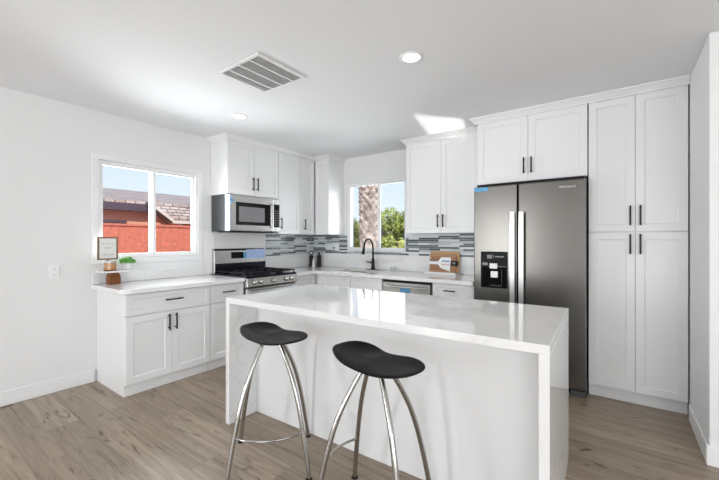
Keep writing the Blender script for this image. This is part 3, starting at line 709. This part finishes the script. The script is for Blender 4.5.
obj('blue_print', B(-.01, .09, -.0103, -.0096, .135, .150), 'label_blue', sv)
obj('red_print', B(-.015, .09, -.0103, -.0096, .098, .106), 'label_red', sv)
bm = bmesh.new(); 
for i in range(4): extr([(-.165+.03*i, .139), (-.145+.03*i, .139), (-.149+.03*i, .156), (-.160+.03*i, .160)], 'y', -.0103, -.0087, bm)
obj('dark_print', bm, 'grey_print', b2)
lb = obj('black_label', B(.105, .192, -.0115, -.0105, .088, .150, .19, .1955, -.0115, .007, .088, .150), 'darkplastic', b2)
obj('label_print', B(.125, .165, -.0122, -.0114, .110, .132), 'grey_print', lb)

# ------------------------------------------------------------------ outdoors
struct('ground', B(-45, 45, YB+.15, 60, -.35, -.25, -45, -.15, -30, YB+.15, -.35, -.25, -.15, 45, -30, Y0-.15, -.35, -.25, X9+.15, 45, Y0-.15, YB+.15, -.35, -.25), 'ground')
nh = thing('neighbour_house', 'salmon stucco neighbouring house with brown shingle roof beyond left window', 'house', (-6.2, 5, -.25))
obj('wall', B(-5, .40, -9, 7, 0, 2.30), 'stucco', nh)
def roof(pts, th=.08):
    bm = bmesh.new(); lo_ = [bm.verts.new(p) for p in pts]; hi_ = [bm.verts.new((p[0], p[1], p[2]+th)) for p in pts]; n = len(pts)
    bm.faces.new(lo_); bm.faces.new(hi_)
    for i in range(n): bm.faces.new((lo_[i], lo_[(i+1) % n], hi_[(i+1) % n], hi_[i]))
    return bm
obj('roof', roof([(.7, -9.5, 2.45), (.7, 7.5, 2.45), (-2.5, 7.5, 3.10), (-2.5, -9.5, 3.10)]), 'shingle', nh)
obj('roof', roof([(-5.7, -9.5, 2.45), (-5.7, 7.5, 2.45), (-2.51, 7.5, 3.10), (-2.51, -9.5, 3.10)]), 'shingle', nh)
obj('fascia', B(.66, .72, -9.5, 7.5, 2.29, 2.47), 'fascia', nh)
obj('soffit', B(0.0, .66, -9.5, 7.5, 2.305, 2.33), 'fascia', nh)
wf = obj('window', B(.40, .45, -1.80, -1.32, 1.45, 2.06), 'fascia', nh); obj('pane', B(.45, .455, -1.76, -1.36, 1.5, 2.0), 'blackglass', wf)
# gabled wing reaching towards the kitchen
WX, WY = 1.0, -.28   # offset of the gabled wing on the neighbouring house
def wing(nm, bm, m):
    for v in bm.verts: v.co.x += WX; v.co.y += WY
    return obj(nm, bm, m, nh)
def slope(y0, z0, y1, z1, x0, x1, th, m, nm): wing(nm, extr([(y0, z0), (y1, z1), (y1, z1+th), (y0, z0+th)], 'x', x0, x1), m)
slope(-.72, 2.42, -.20, 2.03, -.3, .02, .10, 'fascia', 'barge_board')
slope(-.70, 2.40, -.15, 2.00, .02, .05, .09, 'soffit', 'barge_board')
wing('wing_fascia', B(.0, .06, -.19, 3.4, 2.005, 2.11), 'soffit')
wing('wing_roof', roof([(.06, -.19, 2.09), (.06, 3.4, 2.09), (-1.5, 3.4, 2.62), (-1.5, -.75, 2.62), (-.3, -.75, 2.44)]), 'shingle')
wing('wing_wall', B(-.99, -.25, .02, 3.3, 0, 2.03), 'stucco')
wing('downspout', tube(spline([(-.02, -.1, 2.03), (-.02, .05, 1.95), (-.2, .12, 1.85), (-.22, .12, .1)], 4), .03), 'soffit')
gwl = obj('garden_wall', B(-4.2, -4.0, -4, 10, -.25, 1.615, -4.23, -3.97, -4, 10, 1.6155, 1.66), 'redwall'); tag(gwl, 'red painted block garden wall in front of the neighbouring house', 'wall')

# palm trunk: old leaf bases spiralling up
pm = thing('palm_tree', 'thick palm trunk covered in old leaf bases outside the sink window', 'palm tree', (-1.60, 8.15, -.25))
bm = bmesh.new(); nR, nA = 420, 96; hgt = 6.5; rings = []
for i in range(nR+1):
    z = hgt*i/nR; ring = []
    for k in range(nA):
        a = 2*math.pi*k/nA
        up = min(1, max(0, (z-1.9)/.9))
        ph = 1.2*noise.noise(Vector((math.cos(a)*1.5, math.sin(a)*1.5, z*1.7)))
        dia = abs(math.sin(4*a+z*13+ph))*abs(math.sin(4*a-z*13+ph))
        r = .255+.018*noise.noise(Vector((math.cos(a)*2, math.sin(a)*2, z*3)))+.022*noise.noise(Vector((math.cos(a)*8, math.sin(a)*8, z*11)))+(.010+.075*up)*(dia**.7)-.03*up
        ring.append(bm.verts.new((r*math.cos(a), r*math.sin(a), z)))
    rings.append(ring)
for a, b in zip(rings, rings[1:]):
    for k in range(nA): bm.faces.new((a[k], a[(k+1) % nA], b[(k+1) % nA], b[k]))
bm.faces.new(rings[0]); bm.faces.new(rings[-1])
obj('trunk', bm, mat('palm_bark', (.47, .38, .33), .9, bump=.9, scale=7, var=.6), pm, smooth=False)
def frond(ang, seed):
    rnd = random.Random(seed); bm = bmesh.new(); pts_ = []
    for i in range(15):
        u = i/14; pts_.append(Vector((math.cos(ang)*3.2*u, math.sin(ang)*3.2*u, hgt+1.3*math.sin(u*2.6)*1-.6*u*u)))
    tube(pts_, lambda t: .03*(1-t)+.006, 6, bm)
    side = Vector((-math.sin(ang), math.cos(ang), 0))
    for i in range(2, 15):
        for k in range(3):
            for s in (-1, 1):
                p = pts_[i-1].lerp(pts_[i], k/3); tip = p+side*s*.5+Vector((math.cos(ang)*.25, math.sin(ang)*.25, -.15)); w_ = Vector((math.cos(ang)*.02, math.sin(ang)*.02, 0))
                bm.faces.new([bm.verts.new(q) for q in (p-w_, p+w_, tip)])
    return bm
for i in range(12): obj('frond', frond(i*math.pi/6+.2, i), 'foliage', pm)

fe = thing('garden_fence', 'dark wooden board fence behind the palm and shrubs', 'fence', (0, 12.5, -.25))
obj('boards', B(*sum([[-9+.16*i, -9+.16*i+.15, 0, .03, 0, 2.3] for i in range(110)], [])), 'fence', fe)
for i in range(8): obj('post', B(-9+2.4*i, -8.9+2.4*i, .031, .13, 0, 2.35), 'fence', fe)
def shrub(label, x, y, rx, ry, z0, z1, n, m, seed, size=.07):
    t = thing('garden_shrub', label, 'shrub', (x, y, -.25), 0, 'shrubs outside the sink window')
    bm = bmesh.new(); rnd = random.Random(seed)
    for k in range(6):
        a = k*1.05; tube(spline([(0, 0, 0), (.15*math.cos(a), .15*math.sin(a), (z1)*.4), (rx*.5*math.cos(a), ry*.5*math.sin(a), z1*.8)], 4), lambda t: .03*(1-t)+.006, 6, bm)
    obj('stems', bm, 'bark', t)
    blobs = [(Vector((rnd.uniform(-.7, .7)*rx, rnd.uniform(-.7, .7)*ry, rnd.uniform(z0+.3, z1-.15))), rnd.uniform(.25, .48)) for _ in range(22)]
    def f(r):
        c, q = r.choice(blobs); d = Vector((r.gauss(0, 1), r.gauss(0, 1), r.gauss(0, 1))).normalized(); return c+d*q*r.uniform(.55, 1.05)
    obj('foliage', leafmesh(n, f, size, seed), m, t)
shrub('full green shrub seen in the right pane of the sink window', -1.75, 10.7, 1.1, .7, .2, 2.5, 9000, 'foliage', 11)
shrub('yellow-green shrub low in front of the fuller one', -.60, 8.75, .55, .45, .1, 1.6, 5000, 'foliage2', 12, .06)
shrub('pale yellow-green shrub behind the palm trunk, at left of window', -3.95, 10.9, .8, .6, .2, 2.5, 6000, 'foliage2', 13)
